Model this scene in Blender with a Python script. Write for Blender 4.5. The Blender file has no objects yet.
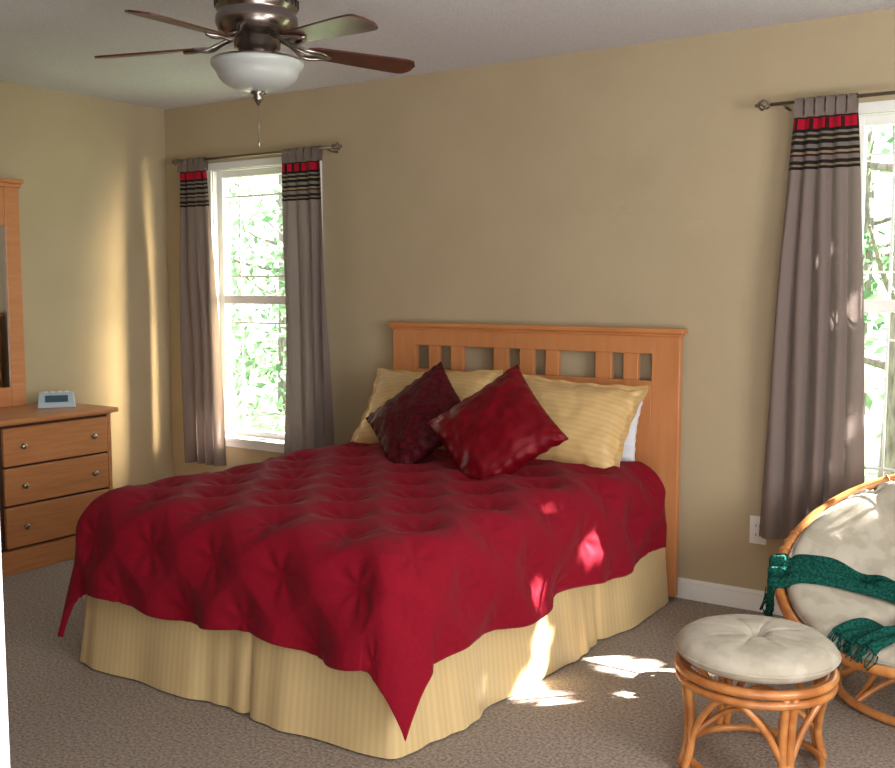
import bpy, bmesh, math, random
import numpy as np
from mathutils import Vector, Matrix, noise
random.seed(7); rng=np.random.default_rng(7)
COL=bpy.context.scene.collection
# ------------------------------------------------------------------ camera
f=1030.0;pit=math.radians(5.435);yaw=math.radians(33.7);H=1.389
cam=bpy.data.objects.new("camera",bpy.data.cameras.new("camera"));COL.objects.link(cam)
cam.location=(0,0,H);cam.rotation_euler=(math.pi/2-pit,0,yaw)
cam.data.sensor_width=36;cam.data.lens=36*f/895;cam.data.clip_start=0.02
bpy.context.scene.camera=cam
try:
    bpy.context.scene.view_settings.view_transform='Standard'
except Exception: pass
# ------------------------------------------------------------------ materials
def lin(c):
    r=[]
    for x in c[:3]:
        x/=255.0
        r.append(x/12.92 if x<=0.04045 else ((x+0.055)/1.055)**2.4)
    return (r[0],r[1],r[2],1.0)
def mat(name,c,rough=0.6,metal=0.0,c2=None,nscale=8.0,stretch=(1,1,1),bump=0.0,bscale=None,detail=4,sheen=0.0,
        coat=0.0,trans=0.0,emit=None,estr=0.0,spec=0.5,lo=0.35,hi=0.65,bdist=0.01):
    m=bpy.data.materials.new(name);m.use_nodes=True
    nt=m.node_tree;N=nt.nodes;L=nt.links;b=N["Principled BSDF"]
    b.inputs["Base Color"].default_value=lin(c);b.inputs["Roughness"].default_value=rough
    b.inputs["Metallic"].default_value=metal;b.inputs["Specular IOR Level"].default_value=spec
    b.inputs["Sheen Weight"].default_value=sheen;b.inputs["Coat Weight"].default_value=coat
    if trans: b.inputs["Transmission Weight"].default_value=trans
    if emit: b.inputs["Emission Color"].default_value=lin(emit);b.inputs["Emission Strength"].default_value=estr
    tc=N.new("ShaderNodeTexCoord");mp=N.new("ShaderNodeMapping");L.new(tc.outputs["Object"],mp.inputs[0])
    mp.inputs["Scale"].default_value=stretch
    if c2 is not None:
        n=N.new("ShaderNodeTexNoise");n.inputs["Scale"].default_value=nscale;n.inputs["Detail"].default_value=detail
        L.new(mp.outputs[0],n.inputs["Vector"])
        r=N.new("ShaderNodeValToRGB");r.color_ramp.elements[0].position=lo;r.color_ramp.elements[1].position=hi
        r.color_ramp.elements[0].color=lin(c2);r.color_ramp.elements[1].color=lin(c)
        L.new(n.outputs["Fac"],r.inputs[0]);L.new(r.outputs[0],b.inputs["Base Color"])
    if bump:
        n2=N.new("ShaderNodeTexNoise");n2.inputs["Scale"].default_value=bscale or nscale;n2.inputs["Detail"].default_value=3
        L.new(mp.outputs[0],n2.inputs["Vector"])
        bp=N.new("ShaderNodeBump");bp.inputs["Strength"].default_value=bump;bp.inputs["Distance"].default_value=bdist
        L.new(n2.outputs["Fac"],bp.inputs["Height"]);L.new(bp.outputs[0],b.inputs["Normal"])
    return m
M={}
M['wall']=mat("wall_paint",(186,170,140),0.85,c2=(182,166,136),nscale=3,bump=0.15,bscale=180,spec=0.25)
M['ceil']=mat("ceiling_texture",(220,219,225),0.95,c2=(206,205,212),nscale=120,bump=0.4,bscale=140,spec=0.1)
M['carpet']=mat("carpet",(180,167,155),1.0,c2=(122,109,98),nscale=95,bump=0.5,bscale=120,spec=0.05,lo=0.30,hi=0.70,bdist=0.012,detail=8)
M['white']=mat("white_paint",(238,237,234),0.45)
M['vinyl']=mat("window_vinyl",(242,242,240),0.4)
M['wood']=mat("honey_maple",(206,139,88),0.42,c2=(192,124,74),nscale=5,stretch=(1.0,1.0,9),detail=6,coat=0.15,lo=0.3,hi=0.7)
M['woodv']=mat("honey_maple_vertical",(206,139,88),0.42,c2=(194,126,76),nscale=9,stretch=(3.0,3.0,0.4),detail=6,coat=0.15,lo=0.3,hi=0.7)
M['woodh']=mat("honey_maple_rail",(208,139,84),0.42,c2=(190,120,68),nscale=5,stretch=(1.2,9,12),detail=6,coat=0.15,lo=0.3,hi=0.7)
M['woodd']=mat("dresser_wood",(196,134,84),0.45,c2=(180,118,70),nscale=5,stretch=(9,1.0,12),detail=6,coat=0.15,lo=0.3,hi=0.7)
M['dark']=mat("shadow_gap",(60,36,20),0.8)
M['red']=mat("crimson_cotton",(132,13,34),0.8,c2=(125,12,31),nscale=60,bump=0.1,bscale=80,sheen=0.03,spec=0.10)
M['satin']=mat("burgundy_satin",(112,6,20),0.38,c2=(92,5,16),nscale=10,stretch=(1,3,1),bump=0.2,bscale=14,spec=0.35,lo=0.35,hi=0.65,bdist=0.01)
b_=M['satin'].node_tree.nodes["Principled BSDF"];b_.inputs["Specular Tint"].default_value=(1.0,0.35,0.4,1)
M['satin2']=mat("burgundy_taffeta",(84,9,22),0.55,c2=(58,5,15),nscale=60,bump=0.25,bscale=50,lo=0.4,hi=0.55,spec=0.2)
M['sheet']=mat("white_cotton",(222,224,232),0.8)
M['metal']=mat("pewter_metal",(165,158,152),0.28,metal=1.0)
M['darkmetal']=mat("nickel_housing",(140,130,124),0.25,metal=1.0)
M['framemetal']=mat("steel_frame",(70,66,64),0.5,metal=0.8)
M['rodmetal']=mat("antique_pewter_rod",(130,118,104),0.4,metal=0.8)
M['blade']=mat("cherry_blade",(84,38,30),0.35,c2=(62,27,22),nscale=6,stretch=(3,3,20),coat=0.08)
M['glassbowl']=mat("frosted_glass",(184,187,184),0.3,c2=(174,177,174),nscale=6)
M['rattan']=mat("rattan_cane",(208,142,80),0.35,c2=(168,102,50),nscale=14,coat=0.3,detail=3)
M['cush']=mat("natural_cotton_cushion",(188,180,164),0.9,c2=(174,165,148),nscale=14,bump=0.2,bscale=250,spec=0.1,lo=.42,hi=.55)
M['green']=mat("green_knit",(30,96,84),0.95,c2=(16,64,56),nscale=130,bump=1.0,bscale=150,spec=0.1,lo=0.4,hi=0.6)
M['mirror']=mat("mirror_glass",(220,225,225),0.03,metal=1.0)
M['clock']=mat("clock_plastic",(190,208,222),0.35)
M['clockd']=mat("clock_display",(70,100,118),0.15,c2=(60,90,106),nscale=20)
M['slot']=mat("outlet_slot",(40,38,35),0.6)
M['bark']=mat("tree_bark",(130,122,112),0.9,c2=(84,76,68),nscale=12,stretch=(3,3,.6),bump=0.6)
M['grass']=mat("lawn_grass",(116,138,96),0.95,c2=(84,108,70),nscale=6)
def leafmat(name,c1,c2):
    m=bpy.data.materials.new(name);m.use_nodes=True;nt=m.node_tree;N=nt.nodes;L=nt.links
    for n in list(N):
        if n.type!='OUTPUT_MATERIAL': N.remove(n)
    out=[n for n in N if n.type=='OUTPUT_MATERIAL'][0]
    tc=N.new("ShaderNodeTexCoord");nz=N.new("ShaderNodeTexNoise");nz.inputs["Scale"].default_value=2.5
    L.new(tc.outputs["Object"],nz.inputs["Vector"])
    r=N.new("ShaderNodeValToRGB");r.color_ramp.elements[0].color=lin(c1);r.color_ramp.elements[1].color=lin(c2)
    r.color_ramp.elements[0].position=.4;r.color_ramp.elements[1].position=.6
    L.new(nz.outputs["Fac"],r.inputs[0])
    d=N.new("ShaderNodeBsdfDiffuse");t=N.new("ShaderNodeBsdfTranslucent");mx=N.new("ShaderNodeMixShader")
    L.new(r.outputs[0],d.inputs[0]);L.new(r.outputs[0],t.inputs[0]);L.new(d.outputs[0],mx.inputs[1]);L.new(t.outputs[0],mx.inputs[2])
    L.new(mx.outputs[0],out.inputs[0]);return m
M['leaf']=leafmat("leaves",(88,118,86),(150,170,140))
def glassmat():
    m=bpy.data.materials.new("window_glass");m.use_nodes=True;nt=m.node_tree;N=nt.nodes;L=nt.links
    for n in list(N):
        if n.type!='OUTPUT_MATERIAL': N.remove(n)
    out=[n for n in N if n.type=='OUTPUT_MATERIAL'][0]
    t=N.new("ShaderNodeBsdfTransparent");g=N.new("ShaderNodeBsdfGlossy");g.inputs["Roughness"].default_value=0.02
    mx=N.new("ShaderNodeMixShader");mx.inputs[0].default_value=0.04
    L.new(t.outputs[0],mx.inputs[1]);L.new(g.outputs[0],mx.inputs[2]);L.new(mx.outputs[0],out.inputs[0]);return m
M['glass']=glassmat()
def stripemat(name,c1,c2,freq,axis):
    m=mat(name,c1,0.5,sheen=0.1,spec=0.45);nt=m.node_tree;N=nt.nodes;L=nt.links;b=N["Principled BSDF"]
    tc=N.new("ShaderNodeTexCoord");sp=N.new("ShaderNodeSeparateXYZ");L.new(tc.outputs["UV"],sp.inputs[0])
    mu=N.new("ShaderNodeMath");mu.operation='MULTIPLY';mu.inputs[1].default_value=freq*6.2832;L.new(sp.outputs[axis],mu.inputs[0])
    s=N.new("ShaderNodeMath");s.operation='SINE';L.new(mu.outputs[0],s.inputs[0])
    r=N.new("ShaderNodeMapRange");r.inputs[1].default_value=-0.5;r.inputs[2].default_value=0.5;L.new(s.outputs[0],r.inputs[0])
    mx=N.new("ShaderNodeMix");mx.data_type='RGBA';mx.inputs[6].default_value=lin(c1);mx.inputs[7].default_value=lin(c2)
    L.new(r.outputs[0],mx.inputs[0]);L.new(mx.outputs[2],b.inputs["Base Color"])
    r2=N.new("ShaderNodeMapRange");r2.inputs[3].default_value=0.36;r2.inputs[4].default_value=0.44;L.new(r.outputs[0],r2.inputs[0]);L.new(r2.outputs[0],b.inputs["Roughness"])
    return m
M['gold']=stripemat("gold_stripe_sateen",(214,180,124),(208,173,116),42,0)
M['goldskirt']=stripemat("gold_stripe_skirt",(214,188,138),(208,181,130),40,0)
def curtainmat():
    base=(132,118,112)
    m=mat("taupe_curtain",base,0.85,bump=0.3,bscale=300,sheen=0.1,spec=0.2);nt=m.node_tree;N=nt.nodes;L=nt.links;b=N["Principled BSDF"]
    tc=N.new("ShaderNodeTexCoord");sp=N.new("ShaderNodeSeparateXYZ");L.new(tc.outputs["UV"],sp.inputs[0])
    r=N.new("ShaderNodeMapRange");r.inputs[1].default_value=1.84;r.inputs[2].default_value=2.06;L.new(sp.outputs[1],r.inputs[0])
    cr=N.new("ShaderNodeValToRGB");cr.color_ramp.interpolation='CONSTANT'
    stops=[(0,base),(0.03,(30,24,24)),(0.08,(128,112,90)),(0.12,(36,30,30)),(0.18,(120,108,104)),(0.26,(60,20,24)),(0.30,(140,126,100)),
           (0.34,(34,28,28)),(0.40,(120,110,104)),(0.47,(28,24,24)),(0.54,(136,124,98)),(0.58,(40,30,30)),(0.64,(120,110,104)),(0.68,(30,24,24)),(0.74,(176,16,44)),(0.92,(40,26,26)),(0.95,base)]
    el=cr.color_ramp.elements
    el[0].position=0;el[0].color=lin(stops[0][1]);el[1].position=stops[1][0];el[1].color=lin(stops[1][1])
    for p_,c_ in stops[2:]:
        e=el.new(p_);e.color=lin(c_)
    L.new(r.outputs[0],cr.inputs[0])
    mu=N.new("ShaderNodeMath");mu.operation='MULTIPLY';mu.inputs[1].default_value=6.2832/0.085;L.new(sp.outputs[0],mu.inputs[0])
    s=N.new("ShaderNodeMath");s.operation='SINE';L.new(mu.outputs[0],s.inputs[0])
    g=N.new("ShaderNodeMath");g.operation='GREATER_THAN';g.inputs[1].default_value=0.75;L.new(s.outputs[0],g.inputs[0])
    inb=N.new("ShaderNodeMath");inb.operation='GREATER_THAN';inb.inputs[1].default_value=2.003;L.new(sp.outputs[1],inb.inputs[0])
    inb2=N.new("ShaderNodeMath");inb2.operation='LESS_THAN';inb2.inputs[1].default_value=2.042;L.new(sp.outputs[1],inb2.inputs[0])
    a=N.new("ShaderNodeMath");a.operation='MULTIPLY';L.new(g.outputs[0],a.inputs[0]);L.new(inb.outputs[0],a.inputs[1])
    a2=N.new("ShaderNodeMath");a2.operation='MULTIPLY';L.new(a.outputs[0],a2.inputs[0]);L.new(inb2.outputs[0],a2.inputs[1])
    mx=N.new("ShaderNodeMix");mx.data_type='RGBA';mx.inputs[7].default_value=lin((60,16,22));L.new(a2.outputs[0],mx.inputs[0]);L.new(cr.outputs[0],mx.inputs[6])
    L.new(mx.outputs[2],b.inputs["Base Color"])
    out=[n for n in N if n.type=='OUTPUT_MATERIAL'][0]
    t=N.new("ShaderNodeBsdfTranslucent");L.new(mx.outputs[2],t.inputs[0]);ms=N.new("ShaderNodeMixShader");ms.inputs[0].default_value=0.15
    L.new(b.outputs[0],ms.inputs[1]);L.new(t.outputs[0],ms.inputs[2]);L.new(ms.outputs[0],out.inputs[0])
    return m
M['curtain']=curtainmat()
# ------------------------------------------------------------------ mesh helpers
def link(o,parent=None):
    COL.objects.link(o)
    if parent is not None: o.parent=parent
    return o
def empty(name):
    e=bpy.data.objects.new(name,None);e.empty_display_size=0.1;COL.objects.link(e);return e
def mesh(name,v,fc,m,smooth=False,parent=None,uv=None,loc=None):
    me=bpy.data.meshes.new(name);me.from_pydata([tuple(map(float,x)) for x in v],[],fc);me.update()
    if isinstance(m,(list,tuple)):
        for k in m: me.materials.append(k)
    else: me.materials.append(m)
    if smooth:
        me.polygons.foreach_set("use_smooth",[True]*len(me.polygons))
    if uv is not None:
        l=me.uv_layers.new(name="UVMap");idx=np.empty(len(me.loops),dtype=np.int32);me.loops.foreach_get("vertex_index",idx)
        l.data.foreach_set("uv",np.asarray(uv,dtype=np.float32)[idx].ravel())
    o=bpy.data.objects.new(name,me);link(o,parent)
    return o
def boxes(name,lst,m,bevel=0.0,parent=None,seg=2):
    v=[];fc=[]
    for (a,b) in lst:
        i=len(v)
        x0,y0,z0=a;x1,y1,z1=b
        v+=[(x0,y0,z0),(x1,y0,z0),(x1,y1,z0),(x0,y1,z0),(x0,y0,z1),(x1,y0,z1),(x1,y1,z1),(x0,y1,z1)]
        fc+=[(i,i+3,i+2,i+1),(i+4,i+5,i+6,i+7),(i,i+1,i+5,i+4),(i+1,i+2,i+6,i+5),(i+2,i+3,i+7,i+6),(i+3,i,i+4,i+7)]
    o=mesh(name,v,fc,m,parent=parent)
    if bevel:
        b=o.modifiers.new("bevel",'BEVEL');b.width=bevel;b.segments=seg;b.limit_method='ANGLE'
    return o
def box(name,a,b,m,bevel=0.0,parent=None,seg=2): return boxes(name,[(a,b)],m,bevel,parent,seg)
def lathe(name,prof,c,m,seg=40,parent=None):
    v=[];fc=[];n=len(prof)
    for k in range(seg):
        a=2*math.pi*k/seg
        for r,z in prof: v.append((c[0]+r*math.cos(a),c[1]+r*math.sin(a),c[2]+z))
    for k in range(seg):
        k2=(k+1)%seg
        for j in range(n-1): fc.append((k*n+j,k2*n+j,k2*n+j+1,k*n+j+1))
    return mesh(name,v,fc,m,True,parent)
def tubegeo(pts,r,cyc=False,seg=10,V=None,F=None):
    V=[] if V is None else V;F=[] if F is None else F
    P=[Vector(p) for p in pts];n=len(P);base=len(V);up=None
    for i in range(n):
        if cyc: t=(P[(i+1)%n]-P[(i-1)%n])
        else: t=P[min(i+1,n-1)]-P[max(i-1,0)]
        t.normalize()
        if up is None:
            up=Vector((0,0,1)) if abs(t.z)<0.9 else Vector((1,0,0))
        s=t.cross(up);s.normalize();up=s.cross(t);up.normalize()
        rr=r[i] if isinstance(r,(list,tuple)) else r
        for k in range(seg):
            a=2*math.pi*k/seg;V.append(tuple(P[i]+s*math.cos(a)*rr+up*math.sin(a)*rr))
    for i in range(n if cyc else n-1):
        i2=(i+1)%n
        for k in range(seg):
            k2=(k+1)%seg;F.append((base+i*seg+k,base+i*seg+k2,base+i2*seg+k2,base+i2*seg+k))
    if not cyc:
        F.append(tuple(base+k for k in range(seg))[::-1]);F.append(tuple(base+(n-1)*seg+k for k in range(seg)))
    return V,F
def tubes(name,lst,m,parent=None,seg=10):
    V=[];F=[]
    for (pts,r,cyc) in lst: tubegeo(pts,r,cyc,seg,V,F)
    return mesh(name,V,F,m,True,parent)
def smoothpath(ctrl,n=24):
    P=[Vector(c) for c in ctrl];out=[]
    for i in range(len(P)-1):
        p0=P[max(i-1,0)];p1=P[i];p2=P[i+1];p3=P[min(i+2,len(P)-1)]
        k=max(2,n//(len(P)-1))
        for j in range(k):
            t=j/k
            out.append(0.5*((2*p1)+(p2-p0)*t+(2*p0-5*p1+4*p2-p3)*t*t+(3*p1-p0-3*p2+p3)*t**3))
    out.append(P[-1]);return out
def gridfaces(nu,nv,off=0):
    return [(off+i*nv+j,off+(i+1)*nv+j,off+(i+1)*nv+j+1,off+i*nv+j+1) for i in range(nu-1) for j in range(nv-1)]
# ------------------------------------------------------------------ room
X0,X1,Y0,Y1,ZC=-4.94,1.7,-0.45,4.326,2.447
WT=0.13
w1=(-4.54,-3.74,0.50,2.06);w2=(-0.97,-0.10,0.50,2.06)
bw=[((X0-WT,Y1,0),(w1[0],Y1+WT,ZC)),((w1[0],Y1,0),(w1[1],Y1+WT,w1[2])),((w1[0],Y1,w1[3]),(w1[1],Y1+WT,ZC)),
    ((w1[1],Y1,0),(w2[0],Y1+WT,ZC)),((w2[0],Y1,0),(w2[1],Y1+WT,w2[2])),((w2[0],Y1,w2[3]),(w2[1],Y1+WT,ZC)),((w2[1],Y1,0),(X1+WT,Y1+WT,ZC))]
boxes("wall_back",bw,M['wall'])
box("wall_left",(X0-WT,Y0-WT,0),(X0,Y1,ZC),M['wall'])
box("wall_right",(X1,Y0-WT,0),(X1+WT,Y1,ZC),M['wall'])
box("wall_front",(X0,Y0-WT,0),(X1,Y0,ZC),M['wall'])
box("floor",(X0-WT,Y0-WT,-0.1),(X1+WT,Y1+WT,0),M['carpet'])
box("ceiling",(X0-WT,Y0-WT,ZC),(X1+WT,Y1+WT,ZC+0.1),M['ceil'])
o=boxes("baseboard_back",[((X0,Y1-0.014,0),(X1,Y1,0.075)),((X0,Y1-0.009,0.075),(X1,Y1,0.092))],M['white'],0.003)
boxes("baseboard_left",[((X0,Y0,0),(X0+0.014,Y1-0.015,0.075)),((X0,Y0,0.075),(X0+0.009,Y1-0.015,0.092))],M['white'],0.003)
def window(name,w):
    x0,x1,z0,z1=w;p=empty(name);c=0.042
    boxes("casing",[((x0-c,Y1-0.014,z1),(x1+c,Y1,z1+c)),((x0-c,Y1-0.014,z0),(x0,Y1,z1)),((x1,Y1-0.014,z0),(x1+c,Y1,z1)),
                    ((x0-c-.01,Y1-0.035,z0-0.022),(x1+c+.01,Y1,z0)),((x0-c,Y1-0.012,z0-0.06),(x1+c,Y1,z0-0.022))],M['vinyl'],0.003,p)
    fr=0.042;ya,yb=Y1+0.035,Y1+0.09;mid=1.309
    L=[((x0,ya,z0),(x0+fr,yb,z1)),((x1-fr,ya,z0),(x1,yb,z1)),((x0+fr,ya,z1-fr),(x1-fr,yb,z1)),((x0+fr,ya,z0),(x1-fr,yb,z0+fr)),
       ((x0+fr,ya,mid-0.025),(x1-fr,yb,mid+0.025))]
    L+=[((x0,Y1,z0),(x0+0.006,ya,z1)),((x1-0.006,Y1,z0),(x1,ya,z1)),((x0,Y1,z0),(x1,ya,z0+0.008)),((x0,Y1,z1-0.006),(x1,ya,z1))]
    boxes("frame",L,M['vinyl'],0.003,p)
    g=0.005;q=0.11;ym=Y1+0.065;mm=[]
    for (a,b) in ((z0+fr,mid-0.025),(mid+0.025,z1-fr)):
        for xx in (x0+fr+q,x1-fr-q): mm.append(((xx-g,ym-.004,a),(xx+g,ym+.004,b)))
        for zz in (a+q,b-q): mm.append(((x0+fr,ym-.003,zz-g),(x1-fr,ym+.003,zz+g)))
    boxes("muntins",mm,M['vinyl'],0,p)
    mesh("glass_pane",[(x0+fr,ym+.008,z0+fr),(x1-fr,ym+.008,z0+fr),(x1-fr,ym+.008,z1-fr),(x0+fr,ym+.008,z1-fr)],[(0,1,2,3)],M['glass'],parent=p)
window("window_1",w1);window("window_2",w2)
# open door leaf near the camera (left)
dp=empty("door_1")
a=Vector((-1.112,0.707,0));b=Vector((-1.42,-0.06,0));dr=(b-a).normalized();nn=Vector((-dr.y,dr.x,0))
def door_panel(name,s0,s1,t0,t1,z0,z1):
    vs=[]
    for z in (z0,z1):
        for (s,t) in ((s0,t0),(s1,t0),(s1,t1),(s0,t1)):
            q=a+dr*s+nn*t;vs.append((q.x,q.y,z))
    return mesh(name,vs,[(0,3,2,1),(4,5,6,7),(0,1,5,4),(1,2,6,5),(2,3,7,6),(3,0,4,7)],M['white'],parent=dp)
door_panel("leaf",0,0.8,0,-0.036,0.012,2.02)
for z0,z1 in ((0.2,0.95),(1.08,1.86)):
    door_panel("raised_panel",0.13,0.37,0.0,0.006,z0,z1);door_panel("raised_panel",0.45,0.69,0.0,0.006,z0,z1)
# outlet
op=empty("electrical_outlet")
box("plate",(-1.327,Y1-0.006,0.293),(-1.255,Y1,0.413),M['white'],0.002,op)
for zc in (0.333,0.373):
    box("receptacle",(-1.308,Y1-0.009,zc-0.014),(-1.274,Y1-0.006,zc+0.014),M['white'],0.002,op)
    boxes("slots",[((-1.300,Y1-0.0095,zc-0.006),(-1.297,Y1-0.009,zc+0.006)),((-1.285,Y1-0.0095,zc-0.006),(-1.282,Y1-0.009,zc+0.006))],M['slot'],0,op)
# ------------------------------------------------------------------ curtains
def curtain(name,xt,xb,nf,zb,seed):
    p=empty(name);yc=4.225;zt=2.065;nu,nv=nf*20+1,50;r=random.Random(seed)
    ph=r.random()*6;V=[];UV=[]
    amp_j=[r.uniform(0.4,1.4) for _ in range(nf+2)]
    for i in range(nu):
        s=i/(nu-1)
        for j in range(nv):
            t=j/(nv-1);z=zt+(zb-zt)*t
            e=t**0.8
            x=(xt[0]*(1-e)+xb[0]*e)*(1-s)+(xt[1]*(1-e)+xb[1]*e)*s
            k=s*nf;am=amp_j[int(k)]*(1-(k%1))+amp_j[int(k)+1]*(k%1)
            A=(0.010+0.016*min(1,t*2))*am
            w=math.sin(2*math.pi*nf*s+ph+0.9*math.sin(t*3+s*5))
            y=yc-0.008+A*w+0.014*noise.noise(Vector((x*6,z*1.2,seed)))*min(1,t*3)
            x+=0.006*math.cos(2*math.pi*nf*s+ph)*min(1,t*3)
            V.append((x,y,z));UV.append((s*(abs(xt[1]-xt[0])*1.5),z))
    mesh("panel",V,gridfaces(nu,nv),M['curtain'],True,p,uv=UV)
    nt=nf+1;TV=[];TF=[];TU=[]
    for k in range(nt):
        xc=xt[0]+(xt[1]-xt[0])*(k+0.5)/nt;hw=abs(xt[1]-xt[0])/nt*0.42
        loop=[(-0.016,2.05),(-0.018,2.09),(-0.014,2.117),(0,2.126),(0.014,2.117),(0.018,2.09),(0.014,2.05)]
        b0=len(TV)
        for (dy,z) in loop:
            for sx in (-hw,0,hw): TV.append((xc+sx,yc-0.004+dy+(0.003 if sx==0 else 0),z));TU.append((0,2.2))
        TF+=gridfaces(len(loop),3,b0)
    mesh("tabs",TV,TF,M['curtain'],True,p,uv=TU)
    return p
curtain("curtain",(-4.705,-4.475),(-4.73,-4.385),4,0.34,1)
curtain("curtain",(-3.885,-3.615),(-3.90,-3.55),4,0.34,2)
curtain("curtain",(-1.165,-0.925),(-1.265,-0.840),5,0.35,3)
curtain("curtain",(-0.10,0.13),(-0.14,0.18),5,0.35,4)
def rod(name,x0,x1):
    p=empty(name);z=2.112;y=4.221
    tubes("rod",[([(x0,y,z),(x1,y,z)],0.0075,False)],M['rodmetal'],p)
    L=[]
    for (xe,s) in ((x0,-1),(x1,1)):
        for k in range(4):
            a0=k*math.pi/2
            L.append(([(xe+s*0.055*t,y+0.02*math.sin(math.pi*t)*math.cos(a0+t*2.5),z+0.02*math.sin(math.pi*t)*math.sin(a0+t*2.5)) for t in [i/10 for i in range(11)]],0.0045,False))
        L.append(([(xe+s*0.052,y,z),(xe+s*0.062,y,z)],0.007,False))
        L.append(([(xe-s*0.05,y,z),(xe-s*0.05,y+0.05,z-0.012),(xe-s*0.05,Y1,z-0.012)],0.005,False))
    tubes("finials_and_brackets",L,M['rodmetal'],p,seg=8)
rod("curtain_rod",-4.70,-3.54);rod("curtain_rod",-1.26,0.25)
# ------------------------------------------------------------------ bed
bed=empty("bed")
zs0,zs1=0.973,1.092;yh0,yh1=4.25,4.285;hx0,hx1=-3.172,-1.628
edges=[-3.032,-2.952,-2.891,-2.819,-2.748,-2.570,-2.492,-2.426,-2.351,-2.287,-2.219,-2.031,-1.952,-1.894,-1.822,-1.757]
L=[((hx0,yh0,0.02),(edges[0],yh1,1.175)),((edges[-1],yh0,0.02),(hx1,yh1,1.175)),
   ((edges[0],yh0+.002,zs1),(edges[-1],yh1-.002,1.175)),((edges[0],yh0+.002,0.30),(edges[-1],yh1-.002,zs0))]
for i in range(1,len(edges)-1,2): L.append(((edges[i],yh0+.004,zs0),(edges[i+1],yh1-.004,zs1)))
boxes("headboard",L,M['woodv'],0.003,bed)
boxes("headboard_cap",[((hx0-0.018,yh0-0.016,1.183),(hx1+0.018,yh1+0.012,1.205)),((hx0-0.008,yh0-0.007,1.170),(hx1+0.008,yh1+0.006,1.183))],M['woodh'],0.004,bed)
def skewx(x,y):   # mattress set stands a touch askew at its foot
    t=min(1,max(0,(4.2-y)/1.9));w=min(1,max(0,(x+3.2)/1.5));return x-0.075*t*w
def skewobj(o):
    for v_ in o.data.vertices: v_.co.x=skewx(v_.co.x,v_.co.y)
skewobj(box("mattress",(-3.13,2.45,0.36),(-1.70,4.235,0.570),M['sheet'],0.06,bed,4))
skewobj(box("box_spring",(-3.13,2.46,0.17),(-1.72,4.235,0.358),M['sheet'],0.02,bed))
boxes("metal_frame",[((-3.12,2.48,0.14),(-1.80,2.51,0.17)),((-3.12,2.48,0.14),(-3.09,4.25,0.17)),((-1.83,2.48,0.14),(-1.80,4.25,0.17)),
    ((-3.10,2.6,0),(-3.06,2.64,0.14)),((-1.86,2.6,0),(-1.82,2.64,0.14)),((-3.10,3.9,0),(-3.06,3.94,0.14)),((-1.86,3.9,0),(-1.82,3.94,0.14))],M['framemetal'],0,bed)
# comforter
cx0,cx1,cy0,cy1=-3.085,-1.745,2.435,4.06
R=0.13;OH=0.43
nu,nv=320,300
us=np.linspace(cx0-OH,cx1+OH,nu);vs=np.linspace(cy0-OH,cy1,nv)
TS=0.31
rt=random.Random(3)
tufts=[]
for i in range(-6,7):
    for j in range(-8,9):
        tufts.append((-2.42+i*TS+(TS/2 if j%2 else 0)+rt.uniform(-.01,.01),3.0+j*TS*0.62+rt.uniform(-.01,.01)))
tufts=np.array(tufts)
P=np.zeros((nu,nv,3));D=np.zeros((nu,nv))
for i,u in enumerate(us):
    for j,v in enumerate(vs):
        qx=min(max(u,cx0),cx1);qy=max(v,cy0)
        dx,dy=u-qx,v-qy;l=math.hypot(dx,dy);calm=1.0
        if l<1e-9: P[i,j]=(u,v,0.63)
        else:
            dx/=l;dy/=l
            corner=abs(dx*dy)*2
            if l<R*math.pi/2: h=R*math.sin(l/R);dz=R*(1-math.cos(l/R))
            else:
                e=l-R*math.pi/2
                h=R+e*(0.06+0.18*corner);dz=R+e*0.985
                per=(qx+qy)
                h+=min(1,e/0.2)*(1-corner)*(0.016*math.sin(per*11+0.5)+0.007*math.sin(per*23+1))
                dz+=-(1-corner)*min(1,e/0.2)*0.015*math.sin(per*9)
                calm=max(0.0,1-corner*min(1,e/0.18)*1.15)   # batting lies flat at the corner tips
            P[i,j]=(qx+dx*h,qy+dy*h,0.63-dz)
        dd=np.hypot(tufts[:,0]-u,tufts[:,1]-v);k=int(np.argmin(dd));d=dd[k]
        th=math.atan2(v-tufts[k,1],u-tufts[k,0])
        puff=0.036*(1-math.exp(-(d/0.095)**2))-0.014
        puff+=0.0035*math.exp(-((d-0.055)/0.035)**2)*math.sin(6*th+k)
        puff+=0.014*noise.noise(Vector((u*2.5,v*2.5,0.3)))+0.004*noise.noise(Vector((u*7+3,v*7,1.7)))
        wr=noise.noise(Vector((u*13+6*noise.noise(Vector((u*3,v*3,5))),v*6,4.0)));puff+=0.0016*wr
        D[i,j]=puff*calm
gu=np.gradient(P,axis=0);gv=np.gradient(P,axis=1);Nn=np.cross(gu,gv);Nn/=np.linalg.norm(Nn,axis=2,keepdims=True)+1e-12
P2=P+Nn*D[...,None]
P2[...,2]=np.maximum(P2[...,2],0.03)
for i in range(nu):
    for j in range(nv): P2[i,j,0]=skewx(P2[i,j,0],P2[i,j,1])
com=mesh("comforter",P2.reshape(-1,3),gridfaces(nu,nv),M['red'],True)
so=com.modifiers.new("thickness",'SOLIDIFY');so.thickness=0.020;so.offset=-1
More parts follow.
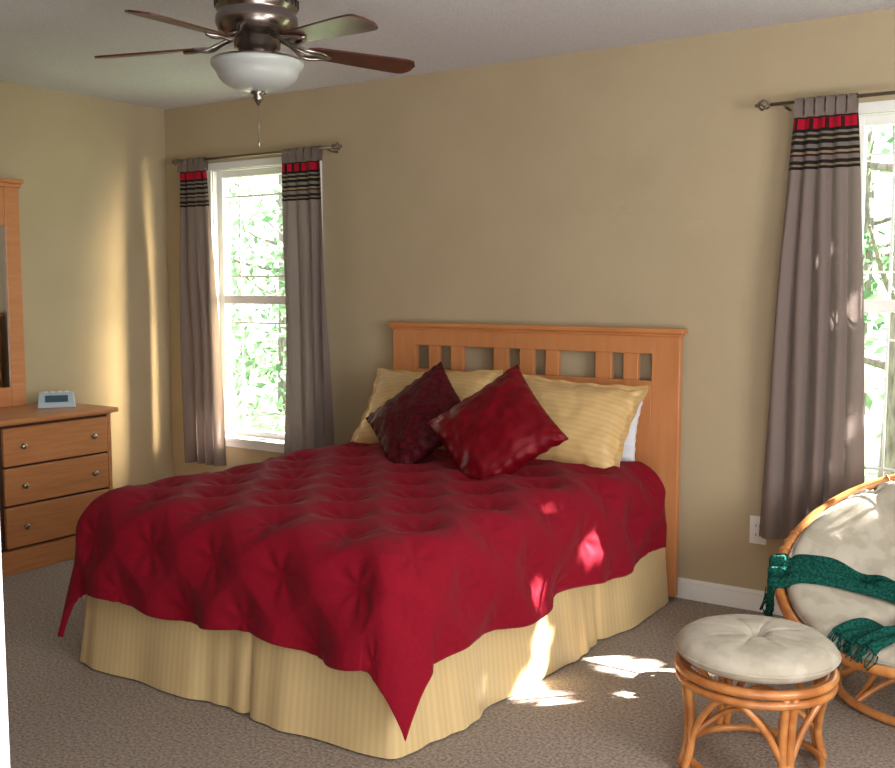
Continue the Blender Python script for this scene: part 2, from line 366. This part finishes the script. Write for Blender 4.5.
# bed skirt
xs0,xs1,ys0=-3.20,-1.655,2.325
def seg(a,b,n): return [(a[0]+(b[0]-a[0])*t/n,a[1]+(b[1]-a[1])*t/n) for t in range(n)]
path=seg((xs0,4.22),(xs0,ys0+.04),110)+[(xs0+.04-.04*math.cos(t),ys0+.04-.04*math.sin(t)) for t in np.linspace(0,math.pi/2,7)[:-1]]
path+=seg((xs0+.04,ys0),(xs1-.04,ys0),150)+[(xs1-.04+.04*math.sin(t),ys0+.04-.04*math.cos(t)) for t in np.linspace(0,math.pi/2,7)[:-1]]
path+=seg((xs1,ys0+.04),(xs1+.01,4.22),180)+[(xs1+.01,4.22)]
path=np.array([(skewx(q[0],q[1]),q[1]) for q in path]);dl=np.r_[0,np.cumsum(np.hypot(*np.diff(path,axis=0).T))]
tg=np.gradient(path,axis=0);nrm=np.c_[tg[:,1],-tg[:,0]];nrm/=np.linalg.norm(nrm,axis=1,keepdims=True)
nrm=np.array([-n if (n[0]*(q[0]+2.4)+n[1]*(q[1]-3.4))<0 else n for n,q in zip(nrm,path)])
V=[];UV=[];nz=22
for q,n,s in zip(path,nrm,dl):
    for j in range(nz):
        t=j/(nz-1);z=0.40*(1-t)+0.006*t
        fold=0.009*math.sin(s*13+2*math.sin(s*3.1))+0.020*noise.noise(Vector((s*4,0,z*1.2)))+0.003*math.sin(s*40+math.sin(s*7)*4)
        for pc_ in (2.75,4.6): fold-=0.02*math.exp(-((s-pc_)/0.012)**2)
        off=(-0.03+0.045*t)+fold*(0.2+t)
        V.append((q[0]+n[0]*off,q[1]+n[1]*off,z));UV.append((s,z))
mesh("bed_skirt",V,gridfaces(len(path),nz),M['goldskirt'],True,uv=UV)
# pillows
def pillow(name,w,h,T,m,loc,rot,flange=0.0,uvscale=1.0,seed=0,sag=0.0,wk=1.0):
    n=56;V=[];UV=[];fc=[]
    ext=1+flange
    for side in (1,-1):
        for i in range(n):
            for j in range(n):
                u=(-1+2*i/(n-1));v=(-1+2*j/(n-1))
                u=math.sin(u*math.pi/2)*ext;v=math.sin(v*math.pi/2)*ext
                uu,vv=min(abs(u),1),min(abs(v),1)
                th=T*((1-uu**2.4)*(1-vv**2.4))**0.55
                x=u*w/2*(1-0.07*(1-vv*vv)*uu);y=v*h/2*(1-0.07*(1-uu*uu)*vv)
                wr=wk*(0.007*noise.noise(Vector((u*3+seed,v*3,side)))+0.003*noise.noise(Vector((u*8,v*8+seed,side*2))))
                if wk>1: wr+=0.005*noise.noise(Vector((u*6+2*v,v*2.5+seed,3)))
                ed=math.exp(-((1-max(uu,vv))/0.18)**2)
                wr+=0.004*ed*math.sin(26*(u if vv>uu else v)+seed)
                z=side*(th+ (wr if th>0.001 else 0))+ (0.0025*side)
                z+=sag*(uu**2)*0.05
                if abs(u)>1 or abs(v)>1: z+=0.006*math.sin(14*(u+v)+seed)
                V.append((x,y,z));UV.append((y*uvscale+0.5,x))
        fc+=[f_ if side>0 else f_[::-1] for f_ in gridfaces(n,n,0 if side>0 else n*n)]
    b=[(i,0) for i in range(n)]+[(n-1,j) for j in range(1,n)]+[(i,n-1) for i in range(n-2,-1,-1)]+[(0,j) for j in range(n-2,0,-1)]
    for k in range(len(b)):
        a1=b[k][0]*n+b[k][1];a2=b[(k+1)%len(b)][0]*n+b[(k+1)%len(b)][1]
        fc.append((a1,a1+n*n,a2+n*n,a2))
    o=mesh(name,V,fc,m,True,uv=UV)
    o.matrix_world=Matrix.Translation(loc)@rot
    return o
def leanrot(tilt,spin=0.0,yawr=0.0):
    return Matrix.Rotation(yawr,4,'Z')@Matrix.Rotation(math.pi/2-tilt,4,'X')@Matrix.Rotation(spin,4,'Z')
pillow("bed_pillow",0.52,0.34,0.06,M['sheet'],(-2.02,4.145,0.77),leanrot(math.radians(18)),seed=3)
pillow("pillow_sham",0.66,0.43,0.095,M['gold'],(-2.80,3.99,0.80),leanrot(math.radians(38),0.05),flange=0.09,seed=1,wk=1.5)
pillow("pillow_sham",0.60,0.42,0.095,M['gold'],(-2.06,3.99,0.79),leanrot(math.radians(38),-0.06,0.05),flange=0.11,seed=2,wk=1.5)
pillow("throw_pillow",0.44,0.44,0.075,M['satin2'],(-2.63,3.71,0.80),leanrot(math.radians(38),math.radians(50),-0.1),seed=5,wk=1.5)
pillow("throw_pillow",0.455,0.455,0.085,M['satin'],(-2.155,3.585,0.80),leanrot(math.radians(36),math.radians(43),0.1),seed=6,wk=1.6)
# ------------------------------------------------------------------ dresser
dz=0.757;dy0,dy1=1.99,3.50;dxf=-4.44
dre=empty("dresser")
box("body",(-4.915,dy0+0.015,0.10),(dxf+0.0-0.022,dy1-0.015,dz-0.024),M['woodd'],0.003,dre)
box("top",(-4.925,dy0-0.01,dz-0.026),(dxf+0.025,dy1+0.012,dz),M['woodd'],0.008,dre,3)
boxes("base",[((-4.90,dy0+0.015,0),(dxf-0.03,dy1-0.015,0.10)),((dxf-0.03,dy0+.01,0.0),(dxf-0.006,dy1-0.01,0.115))],M['woodd'],0.003,dre)
boxes("face_frame",[((dxf-0.03,dy1-0.035,0.1),(dxf-0.012,dy1-0.013,dz-.026)),((dxf-0.03,dy0+0.013,0.1),(dxf-0.012,dy0+0.035,dz-.026))],M['woodd'],0.002,dre)
cols=[(dy1-0.04-0.605,dy1-0.04),(dy0+0.04,dy0+0.04+0.805)]
rows=[(0.527,0.712),(0.337,0.517),(0.128,0.327)]
L=[];K=[]
for ca,cb in cols:
    for ra,rb in rows:
        L.append(((dxf-0.026,ca+0.004,ra),(dxf-0.002,cb-0.004,rb)))
        for yk in (ca+0.10,cb-0.10): K.append((yk,(ra+rb)/2))
boxes("drawer_fronts",L,M['woodd'],0.006,dre,3)
boxes("gaps",[((dxf-0.029,dy0+0.036,0.118),(dxf-0.0215,dy1-0.036,0.722))],M['dark'],0,dre)
KV=[];KF=[]
for yk,zk in K:
    prof=[(0.0,0.030),(0.010,0.029),(0.015,0.024),(0.014,0.019),(0.007,0.014),(0.006,0.0),(0.010,-0.002)]
    b0=len(KV);sg=16;n=len(prof)
    for k in range(sg):
        a_=2*math.pi*k/sg
        for r_,h_ in prof: KV.append((dxf-0.002+h_,yk+r_*math.cos(a_),zk+r_*math.sin(a_)))
    for k in range(sg):
        k2=(k+1)%sg
        for j in range(n-1): KF.append((b0+k*n+j,b0+k2*n+j,b0+k2*n+j+1,b0+k*n+j+1))
mesh("knobs",KV,KF,M['metal'],True,dre)
# mirror
mi=empty("dresser_mirror");my0,my1=2.20,3.297
boxes("frame",[((-4.925,my1-0.085,dz),(-4.895,my1,1.90)),((-4.925,my0,dz),(-4.895,my0+0.085,1.90)),((-4.925,my0+.085,1.70),(-4.897,my1-.085,1.90)),((-4.925,my0+.085,dz),(-4.897,my1-.085,0.86))],M['wood'],0.004,mi)
boxes("crown",[((-4.93,my0-0.02,1.92),(-4.875,my1+0.02,1.942)),((-4.927,my0-0.01,1.90),(-4.885,my1+0.01,1.92))],M['wood'],0.004,mi)
box("mirror_glass",(-4.92,my0+0.08,0.85),(-4.905,my1-0.08,1.71),M['mirror'],0,mi)
# clock radio
ck=empty("alarm_clock")
V=[(-0.05,-0.075,0),(0.055,-0.075,0),(0.055,0.075,0),(-0.05,0.075,0),(-0.035,-0.068,0.062),(0.018,-0.068,0.055),(0.018,0.068,0.055),(-0.035,0.068,0.062),(0.052,-0.073,0.02),(0.052,0.073,0.02)]
F=[(0,3,2,1),(4,5,6,7),(0,1,8,5,4),(2,3,7,6,9),(3,0,4,7),(1,2,9,8),(8,9,6,5)]
cb=mesh("body",V,F,M['clock'],parent=ck);bv=cb.modifiers.new("b",'BEVEL');bv.width=0.005;bv.segments=3
mesh("display",[(0.0510,-0.045,0.0245),(0.0510,0.045,0.0245),(0.0260,0.045,0.0505),(0.0260,-0.045,0.0505)],[(0,1,2,3)],M['clockd'],parent=ck)
for k in range(4):
    box("button",(-0.02,-0.05+k*0.028,0.057),(-0.008,-0.032+k*0.028,0.064),M['white'],0.001,ck)
ck.location=(-4.70,3.34,dz);ck.rotation_euler=(0,0,math.radians(-35));ck.scale=(1.25,1.25,1.25)
# ------------------------------------------------------------------ ceiling fan
fan=empty("ceiling_fan");fc_=Vector((-2.395,2.489,0));bz=2.155
lathe("canopy",[(0.0,2.447),(0.085,2.447),(0.09,2.43),(0.075,2.40),(0.06,2.385),(0.06,2.36)],fc_,M['metal'],parent=fan)
lathe("motor_housing",[(0.06,2.365),(0.085,2.36),(0.112,2.335),(0.126,2.31),(0.130,2.285),(0.130,2.268),(0.124,2.262),(0.124,2.252),(0.130,2.245),(0.132,2.225),(0.122,2.200),(0.098,2.184),(0.075,2.176),(0.074,2.150),(0.062,2.145),(0.055,2.135),(0.05,2.118)],fc_,M['darkmetal'],48,fan)
VV=[]
for k in range(28):
    t=2*math.pi*k/28
    VV.append(([fc_+Vector((0.131*math.cos(t),0.131*math.sin(t),2.275)),fc_+Vector((0.131*math.cos(t),0.131*math.sin(t),2.300))],0.004,False))
tubes("housing_vents",VV,M['slot'],fan,6)
ang=[27,-45,-117,171,99]
VL=[];FL=[];VI=[];FI=[]
for A_ in ang:
    th=math.radians(A_)+yaw
    d=Vector((math.cos(th),math.sin(th),0));s=Vector((-math.sin(th),math.cos(th),0))
    tilt=-math.radians(11)
    sv=s*math.cos(tilt)+Vector((0,0,1))*math.sin(tilt);nv_=d.cross(sv)
    rs=np.linspace(0.165,0.550,26);hw=[]
    for r_ in rs:
        t=(r_-0.165)/0.385
        w=0.038+0.017*min(1,t*1.3)
        if t>0.9: w*=math.sqrt(max(0.0,1-((t-0.9)/0.1)**2))*0.6+0.4 if t<1 else 0.4
        if t<0.08: w*=0.7+0.3*t/0.08
        hw.append(w)
    b0=len(VL)
    for r_,w in zip(rs,hw):
        for (q,e) in ((-w,-0.003),(w,-0.003),(w,0.003),(-w,0.003)):
            VL.append(tuple(fc_+Vector((0,0,bz-0.016*(r_-.165)/.39))+d*r_+sv*q+nv_*e))
    m_=len(rs)
    for i in range(m_-1):
        for k in range(4): FL.append((b0+i*4+k,b0+(i+1)*4+k,b0+(i+1)*4+(k+1)%4,b0+i*4+(k+1)%4))
    FL.append((b0,b0+1,b0+2,b0+3));e=b0+(m_-1)*4;FL.append((e+3,e+2,e+1,e))
    for sg_ in (-1,1):
        pts=smoothpath([fc_+Vector((0,0,2.185))+d*0.085,fc_+Vector((0,0,2.165))+d*0.125+sv*0.012*sg_,fc_+Vector((0,0,bz-0.008))+d*0.165+sv*0.030*sg_,fc_+Vector((0,0,bz-0.010))+d*0.215+sv*0.022*sg_,fc_+Vector((0,0,bz-0.012))+d*0.245],20)
        tubegeo(pts,0.0065,False,8,VI,FI)
    tubegeo([fc_+Vector((0,0,2.18))+d*0.08,fc_+Vector((0,0,bz-0.006))+d*0.165,fc_+Vector((0,0,bz-0.010))+d*0.25],0.006,False,8,VI,FI)
mesh("blades",VL,FL,M['blade'],False,fan)
mesh("blade_irons",VI,FI,M['metal'],True,fan)
lathe("light_fitter",[(0.05,2.13),(0.07,2.125),(0.10,2.115),(0.142,2.112),(0.148,2.106),(0.146,2.100)],fc_,M['metal'],48,fan)
bowl=[(0.147,2.106),(0.149,2.100),(0.146,2.090),(0.136,2.078)]+[(0.130*math.cos(t) if t<1.57 else 0.0,2.072-0.060*math.sin(t)) for t in np.linspace(0.1,math.pi/2,16)]
lathe("glass_bowl",bowl,fc_,M['glassbowl'],48,fan)
lathe("finial",[(0.0,2.02),(0.022,2.016),(0.026,2.008),(0.014,2.002),(0.018,1.992),(0.010,1.982),(0.004,1.972),(0,1.966)],fc_,M['darkmetal'],24,fan)
c0=fc_+Vector((0.0,-0.0,0))
tubes("pull_chain",[([(c0.x,c0.y,1.97),(c0.x+.002,c0.y,1.91),(c0.x,c0.y,1.86)],0.0013,False)],M['metal'],fan,6)
lathe("chain_weight",[(0,1.862),(0.003,1.86),(0.004,1.85),(0.003,1.838),(0,1.835)],c0,M['metal'],12,fan)
# ------------------------------------------------------------------ papasan chair
pc=empty("papasan_chair")
C=Vector((-0.50,3.62,0.49));hh=Vector((-0.25,-0.968,0)).normalized();T_=math.radians(29)
e1=Vector((-hh.y,hh.x,0));nn_=hh*math.sin(T_)+Vector((0,0,1))*math.cos(T_);e2=nn_.cross(e1)
if e2.z<0: e2=-e2
RR=0.50
def bowlz(r): return -0.24*(1-(r/RR)**2)
def ch(a,b,c): return C+e1*a+e2*b+nn_*c
def ring(r,c,n=96,wob=0): return [ch(r*math.cos(2*math.pi*k/n),r*math.sin(2*math.pi*k/n),c) for k in range(n)]
L=[(ring(RR,0),0.017,True),(ring(RR*0.95,-0.035),0.012,True),(ring(0.20,bowlz(0.20)),0.012,True),(ring(0.36,bowlz(0.36)),0.010,True)]
for k in range(20):
    a_=2*math.pi*k/20
    L.append(([ch(r*math.cos(a_),r*math.sin(a_),bowlz(r)-0.003) for r in np.linspace(0.19,RR-0.008,12)],0.008,False))
for k in range(0,72):
    if k%12 in (0,1,2):
        a_=2*math.pi*k/72
        cc=ch(RR*math.cos(a_),RR*math.sin(a_),0);rd=(cc-C).normalized()
        L.append(([cc+rd*0.0185*math.cos(q)+nn_*0.0185*math.sin(q) for q in np.linspace(0,2*math.pi,12)[:-1]],0.0035,True))
tubes("bowl_frame",L,M['rattan'],pc,8)
bc=Vector((C.x-nn_.x*0.2,C.y-nn_.y*0.2,0));zt_=0.275
L=[([bc+Vector((0.33*math.cos(t),0.33*math.sin(t),0.018)) for t in np.linspace(0,2*math.pi,60)[:-1]],0.015,True),
   ([bc+Vector((0.24*math.cos(t),0.24*math.sin(t),zt_)) for t in np.linspace(0,2*math.pi,60)[:-1]],0.014,True),
   ([bc+Vector((0.19*math.cos(t),0.19*math.sin(t),0.14)) for t in np.linspace(0,2*math.pi,60)[:-1]],0.011,True)]
for k in range(8):
    for sg_ in (1,-1):
        t=2*math.pi*k/8*sg_
        def bp_(r,dt,z): return bc+Vector((r*math.cos(t+sg_*dt),r*math.sin(t+sg_*dt),z))
        L.append((smoothpath([bp_(0.32,0,0.02),bp_(0.25,0.1,0.08),bp_(0.193,0.4,0.14),bp_(0.21,0.7,0.21),bp_(0.24,0.8,zt_)],24),0.010,False))
tubes("base",L,M['rattan'],pc,8)
def ctop(a,b):
    r=math.hypot(a,b);rc=RR*0.95
    if r>=rc: return 0.0
    th=math.atan2(b,a)
    t=0.125*math.sqrt(max(0,1-(r/rc)**4))
    tf=math.exp(-(r/0.045)**2)*0.05
    for k in range(6):
        q=2*math.pi*k/6+0.3;d=math.hypot(a-0.25*math.cos(q),b-0.25*math.sin(q));tf+=0.045*math.exp(-(d/0.05)**2)
    seam=0.028*math.exp(-(math.sin(3*(th-0.3))/0.28)**2)*min(1,r/0.12)
    return bowlz(r)+max(0.004,t-tf-seam+0.006*noise.noise(Vector((a*9,b*9,2))))
V=[];F=[];nr,na=44,120
for side in (1,0):
    for i in range(nr+1):
        r=RR*0.95*math.sin(i/nr*math.pi/2)
        for k in range(na):
            th=2*math.pi*k/na;a_,b_=r*math.cos(th),r*math.sin(th)
            c_=ctop(a_,b_) if side else bowlz(r)+0.012
            V.append(tuple(ch(a_,b_,c_+0.012*(side))))
off=(nr+1)*na
for i in range(nr):
    for k in range(na):
        k2=(k+1)%na
        F.append((i*na+k,(i+1)*na+k,(i+1)*na+k2,i*na+k2));F.append((off+i*na+k,off+i*na+k2,off+(i+1)*na+k2,off+(i+1)*na+k))
for k in range(na):
    k2=(k+1)%na;F.append((nr*na+k,off+nr*na+k,off+nr*na+k2,nr*na+k2))
mesh("cushion",V,F,M['cush'],True,pc)
# green throw
tb=empty("throw_blanket")
def strip(ctrl,width,name,seed):
    path=smoothpath([(c[0],c[1],0) for c in ctrl],60);n=len(path);m_=19;V=[]
    for i,q in enumerate(path):
        tg_=(path[min(i+1,n-1)]-path[max(i-1,0)]).normalized();sd=Vector((-tg_.y,tg_.x,0))
        for j in range(m_):
            s=(j/(m_-1)-0.5);w_=width*(1+0.15*math.sin(i*0.1+seed))
            pp=q+sd*s*w_;r=pp.length
            fold=0.010*math.sin(s*20+i*0.08+seed)+0.010*noise.noise(Vector((i*0.08,s*4,seed)))
            if r<RR*0.99:
                w=ch(pp.x,pp.y,ctop(pp.x,pp.y)+0.028+fold)
            else:
                over=r-RR*0.99
                dirv=pp/r
                base=ch(dirv.x*(RR*0.99),dirv.y*(RR*0.99),0.028+fold)
                outw=(e1*dirv.x+e2*dirv.y);outw.z=0;outw.normalize()
                arc=0.03
                if over<arc: w=base+outw*over
                else: w=base+outw*(arc+fold*0.5)+Vector((0,0,-(over-arc)))
            V.append(tuple(w))
    o=mesh(name,V,gridfaces(n,m_),M['green'],True,tb)
    s_=o.modifiers.new("t",'SOLIDIFY');s_.thickness=0.008
    return V,m_,n
FR=[]
for (ctrl,wd,nm,sd) in (([(-0.56,-0.27),(-0.43,-0.20),(-0.27,-0.13),(-0.10,-0.10),(0.10,-0.08),(0.33,0.0)],0.155,"wrap",1.0),
                     ([(0.22,-0.03),(0.11,-0.13),(0.03,-0.23),(-0.03,-0.33),(-0.07,-0.44)],0.15,"hanging_end",2.2)):
    V,m_,n=strip(ctrl,wd,nm,sd)
    row=V[:m_] if nm=="wrap" else V[-m_:]
    dn=Vector((0,0,-1)) if nm=="wrap" else (-e2*0.8+Vector((0,0,-.2)))
    for q in row:
        for r_ in range(2):
            q2=Vector(q)+Vector((random.uniform(-.006,.006),random.uniform(-.006,.006),0))
            FR.append(([q2,q2+dn*0.03+Vector((random.uniform(-.01,.01),random.uniform(-.01,.01),0.004)),q2+dn*0.06+Vector((random.uniform(-.015,.015),random.uniform(-.015,.015),0.0))],0.0022,False))
tubes("fringe",FR,M['green'],tb,5)
# ------------------------------------------------------------------ ottoman
ot=empty("rattan_ottoman");oc=Vector((-0.86,2.89,0));ZO=0.035;CR=0.226
def oring(r,z,rad): return ([oc+Vector((r*math.cos(t),r*math.sin(t),z)) for t in np.linspace(0,2*math.pi,64)[:-1]],rad,True)
L=[oring(0.216,0.262+ZO,0.013),oring(0.214,0.232+ZO,0.012),oring(0.19,0.03,0.011),oring(0.198,0.262+ZO,0.008)]
for k in range(4):
    t=2*math.pi*k/4+0.75
    def pt(r,dt,z): return oc+Vector((r*math.cos(t+dt),r*math.sin(t+dt),z))
    for dd in (-0.06,0.06):
        L.append((smoothpath([pt(0.210,dd,0.25+ZO),pt(0.197,dd,0.17),pt(0.197,dd,0.08),pt(0.215,dd*1.1,0.012)],20),0.012,False))
    L.append((smoothpath([pt(0.200,0.0,0.07),pt(0.19,0.25,0.17),pt(0.195,0.55,0.24),pt(0.20,math.pi/4,0.262),pt(0.195,math.pi/2-0.55,0.24),pt(0.19,math.pi/2-0.25,0.17),pt(0.200,math.pi/2,0.07)],42),0.010,False))
    L.append((smoothpath([pt(0.195,0.0,0.10),pt(0.12,0.2,0.17),pt(0.10,math.pi/4,0.20),pt(0.12,math.pi/2-.2,0.17),pt(0.195,math.pi/2,0.10)],30),0.008,False))
tubes("frame",L,M['rattan'],ot,10)
V=[];F=[];nr,na=36,96
for side in (1,0):
    for i in range(nr+1):
        r=CR*math.sin(i/nr*math.pi/2)
        for k in range(na):
            th=2*math.pi*k/na;q=r/CR
            hgt=0.050*math.sqrt(max(0,1-q**5))
            if side:
                z=0.316+ZO+hgt-0.030*math.exp(-(r/0.026)**2)-0.004*math.exp(-(math.sin(4*th)/0.25)**2)*math.exp(-((q-0.35)/0.35)**2)+0.004*noise.noise(Vector((r*math.cos(th)*14,r*math.sin(th)*14,0)))
            else: z=0.316+ZO-hgt*0.85
            V.append((oc.x+r*math.cos(th),oc.y+r*math.sin(th),z))
off=(nr+1)*na
for i in range(nr):
    for k in range(na):
        k2=(k+1)%na
        F.append((i*na+k,(i+1)*na+k,(i+1)*na+k2,i*na+k2));F.append((off+i*na+k,off+i*na+k2,off+(i+1)*na+k2,off+(i+1)*na+k))
for k in range(na):
    k2=(k+1)%na;F.append((nr*na+k,off+nr*na+k,off+nr*na+k2,nr*na+k2))
mesh("cushion",V,F,M['cush'],True,ot)
tubes("cushion_piping",[([oc+Vector(((CR+.001)*math.cos(t),(CR+.001)*math.sin(t),0.316+ZO)) for t in np.linspace(0,2*math.pi,80)[:-1]],0.004,True)],M['cush'],ot,8)
# ------------------------------------------------------------------ outdoors
box("lawn",(-30,Y1+0.2,-0.9),(20,30,-0.7),M['grass'])
SD=Vector((1.25,1.30,1.5))   # towards the sun
def leaves(name,pts,size,parent):
    n=len(pts);pts=np.array(pts);V=np.zeros((n,4,3))
    a=rng.normal(size=(n,3));a/=np.linalg.norm(a,axis=1,keepdims=True)
    b=rng.normal(size=(n,3));b-=a*(a*b).sum(1,keepdims=True);b/=np.linalg.norm(b,axis=1,keepdims=True)
    s=size*rng.uniform(0.6,1.3,size=(n,1))
    V[:,0]=pts-a*s;V[:,1]=pts+b*s*0.5;V[:,2]=pts+a*s;V[:,3]=pts-b*s*0.5
    fcs=[(4*i,4*i+1,4*i+2,4*i+3) for i in range(n)]
    V[...,2]=np.maximum(V[...,2],-0.69)
    return mesh(name,V.reshape(-1,3),fcs,M['leaf'],False,parent)
def tree(name,base,height,lo,hi,n,size,trunk_r=0.12,thr=0.0,filt=None,seed=0):
    p=empty(name)
    bx,by=base;L=[]
    top=Vector((bx+0.2,by,height))
    L.append((smoothpath([(bx,by,-0.69),(bx+0.05,by,height*0.35),(bx-0.05,by+.1,height*0.7),top],16),[trunk_r*(1-0.6*i/16) for i in range(30)],False))
    r=random.Random(seed)
    for k in range(16):
        z=r.uniform(height*0.15,height*0.95);a=r.uniform(0,6.28);ln=r.uniform(0.7,1.6)
        L.append((smoothpath([(bx,by,z),(bx+math.cos(a)*ln*.5,by+math.sin(a)*ln*.5,z+.15),(bx+math.cos(a)*ln,by+math.sin(a)*ln,z+0.5)],9),[0.035,0.032,.03,.026,.022,.018,.015,.012,.01,.008,.006],False))
    tubes("trunk_and_branches",L,M['bark'],p,8)
    pts=[];tries=0
    while len(pts)<n and tries<n*20:
        tries+=1
        q=Vector((r.uniform(lo[0],hi[0]),r.uniform(lo[1],hi[1]),r.uniform(lo[2],hi[2])))
        if noise.noise(q*1.1+Vector((seed,0,0)))<thr: continue
        if filt and not filt(q): continue
        pts.append(tuple(q))
    leaves("foliage",pts,size,p)
tree("tree",(-6.9,8.4),4.5,(-9.6,7.4,-0.6),(-5.6,9.4,3.6),3200,0.060,0.10,0.06,seed=1)
tree("tree",(-1.42,8.1),4.5,(-2.8,7.3,-0.6),(0.5,9.0,3.6),2800,0.055,0.15,0.06,seed=2)
tree("tree",(-11.5,12.5),6,(-15,11.5,-0.6),(-8,14,3.0),2600,0.10,0.16,0.0,seed=3)
tree("tree",(-2.6,12.0),6,(-4.5,11,-0.6),(1,13,3.0),2200,0.09,0.16,0.0,seed=4)
# overhead crowns: added out of view to block the sun, gaps cut for sun patches
patches=[(-1.60,3.0,0.15,0.085),(-1.42,3.42,0.24,0.10),(-1.71,3.11,0.05,0.08),(-1.80,3.03,0.05,0.07),(-1.89,2.96,0.05,0.06),(-1.99,3.09,0.085,0.09),(-1.28,3.18,0.11,0.08)]
def filt(q):
    px=q.x-SD.x*q.z/SD.z;py=q.y-SD.y*q.z/SD.z
    for a,b,rx,ry in patches:
        if ((px-a)/rx)**2+((py-b)/ry)**2<1.35: return False
    return True
wc=Vector((-0.5,4.33,1.25))+SD*2.7
tree("tree",(wc.x+1.6,wc.y+0.6),wc.z+0.4,(wc.x-1.3,wc.y-1.0,wc.z-1.2),(wc.x+1.3,wc.y+1.2,wc.z+1.4),5600,0.085,0.10,-1,filt,seed=5)
def filt1(q):
    s=(q.y-4.33)/SD.y;zz=q.z-SD.z*s
    return zz>0.85
wc=Vector((-4.14,4.33,1.45))+SD*3.2
tree("tree",(wc.x+1.6,wc.y+0.6),wc.z+0.4,(wc.x-1.3,wc.y-1.0,wc.z-1.2),(wc.x+1.3,wc.y+1.2,wc.z+1.6),5200,0.12,0.10,-1,filt1,seed=6)  # unseen crown added to shade the left window, open to low sun
# ------------------------------------------------------------------ lights
sun=bpy.data.objects.new("sun",bpy.data.lights.new("sun",'SUN'));COL.objects.link(sun)
sun.data.energy=75;sun.data.color=(1.0,0.96,0.90);sun.data.angle=math.radians(0.3)
sun.rotation_euler=SD.to_track_quat('Z','Y').to_euler()
def area(name,loc,tgt,sx,sy,e,c):
    o=bpy.data.objects.new(name,bpy.data.lights.new(name,'AREA'));COL.objects.link(o)
    o.data.shape='RECTANGLE';o.data.size=sx;o.data.size_y=sy;o.data.energy=e;o.data.color=c
    o.location=loc;o.rotation_euler=(Vector(loc)-Vector(tgt)).to_track_quat('Z','Y').to_euler();return o
area("added_side_fill",(1.6,1.6,1.45),(-3.5,2.4,1.5),1.4,1.3,86,(1.0,0.98,0.95))  # lamp added for daylight assumed from the right; the wall there is solid
area("added_rear_fill",(0.3,-0.35,1.5),(-2.2,3.2,1.2),1.6,1.6,26,(1.0,0.98,0.96))  # soft fill lamp added behind the camera, no opening there
area("added_ceiling_fill",(0.2,0.5,0.5),(-0.8,1.6,2.4),1.6,1.0,44,(0.96,0.97,1.0))  # upward lamp added to lighten the ceiling
# warm spot added outside the left window for a glow in the corner
sp=bpy.data.objects.new("reflected_sunlight",bpy.data.lights.new("reflected_sunlight",'SPOT'));COL.objects.link(sp)
sp.data.energy=2700;sp.data.color=(1.0,0.80,0.50);sp.data.shadow_soft_size=0.40;sp.data.spot_size=math.radians(46);sp.data.spot_blend=1.0
sp.location=(-2.4,4.97,1.25);sp.rotation_euler=(Vector(sp.location)-Vector((-4.94,4.15,0.95))).to_track_quat('Z','Y').to_euler()
for i,w in enumerate((w1,w2)):
    o=bpy.data.objects.new("window_portal_%d"%i,bpy.data.lights.new("portal",'AREA'));COL.objects.link(o)
    o.data.shape='RECTANGLE';o.data.size=w[1]-w[0];o.data.size_y=w[3]-w[2];o.data.cycles.is_portal=True
    o.location=((w[0]+w[1])/2,Y1+0.14,(w[2]+w[3])/2);o.rotation_euler=(math.radians(-90),0,0)
wd=bpy.data.worlds.new("world");bpy.context.scene.world=wd;wd.use_nodes=True
bg=wd.node_tree.nodes["Background"];bg.inputs[0].default_value=(0.90,0.96,1.0,1);bg.inputs[1].default_value=4.5
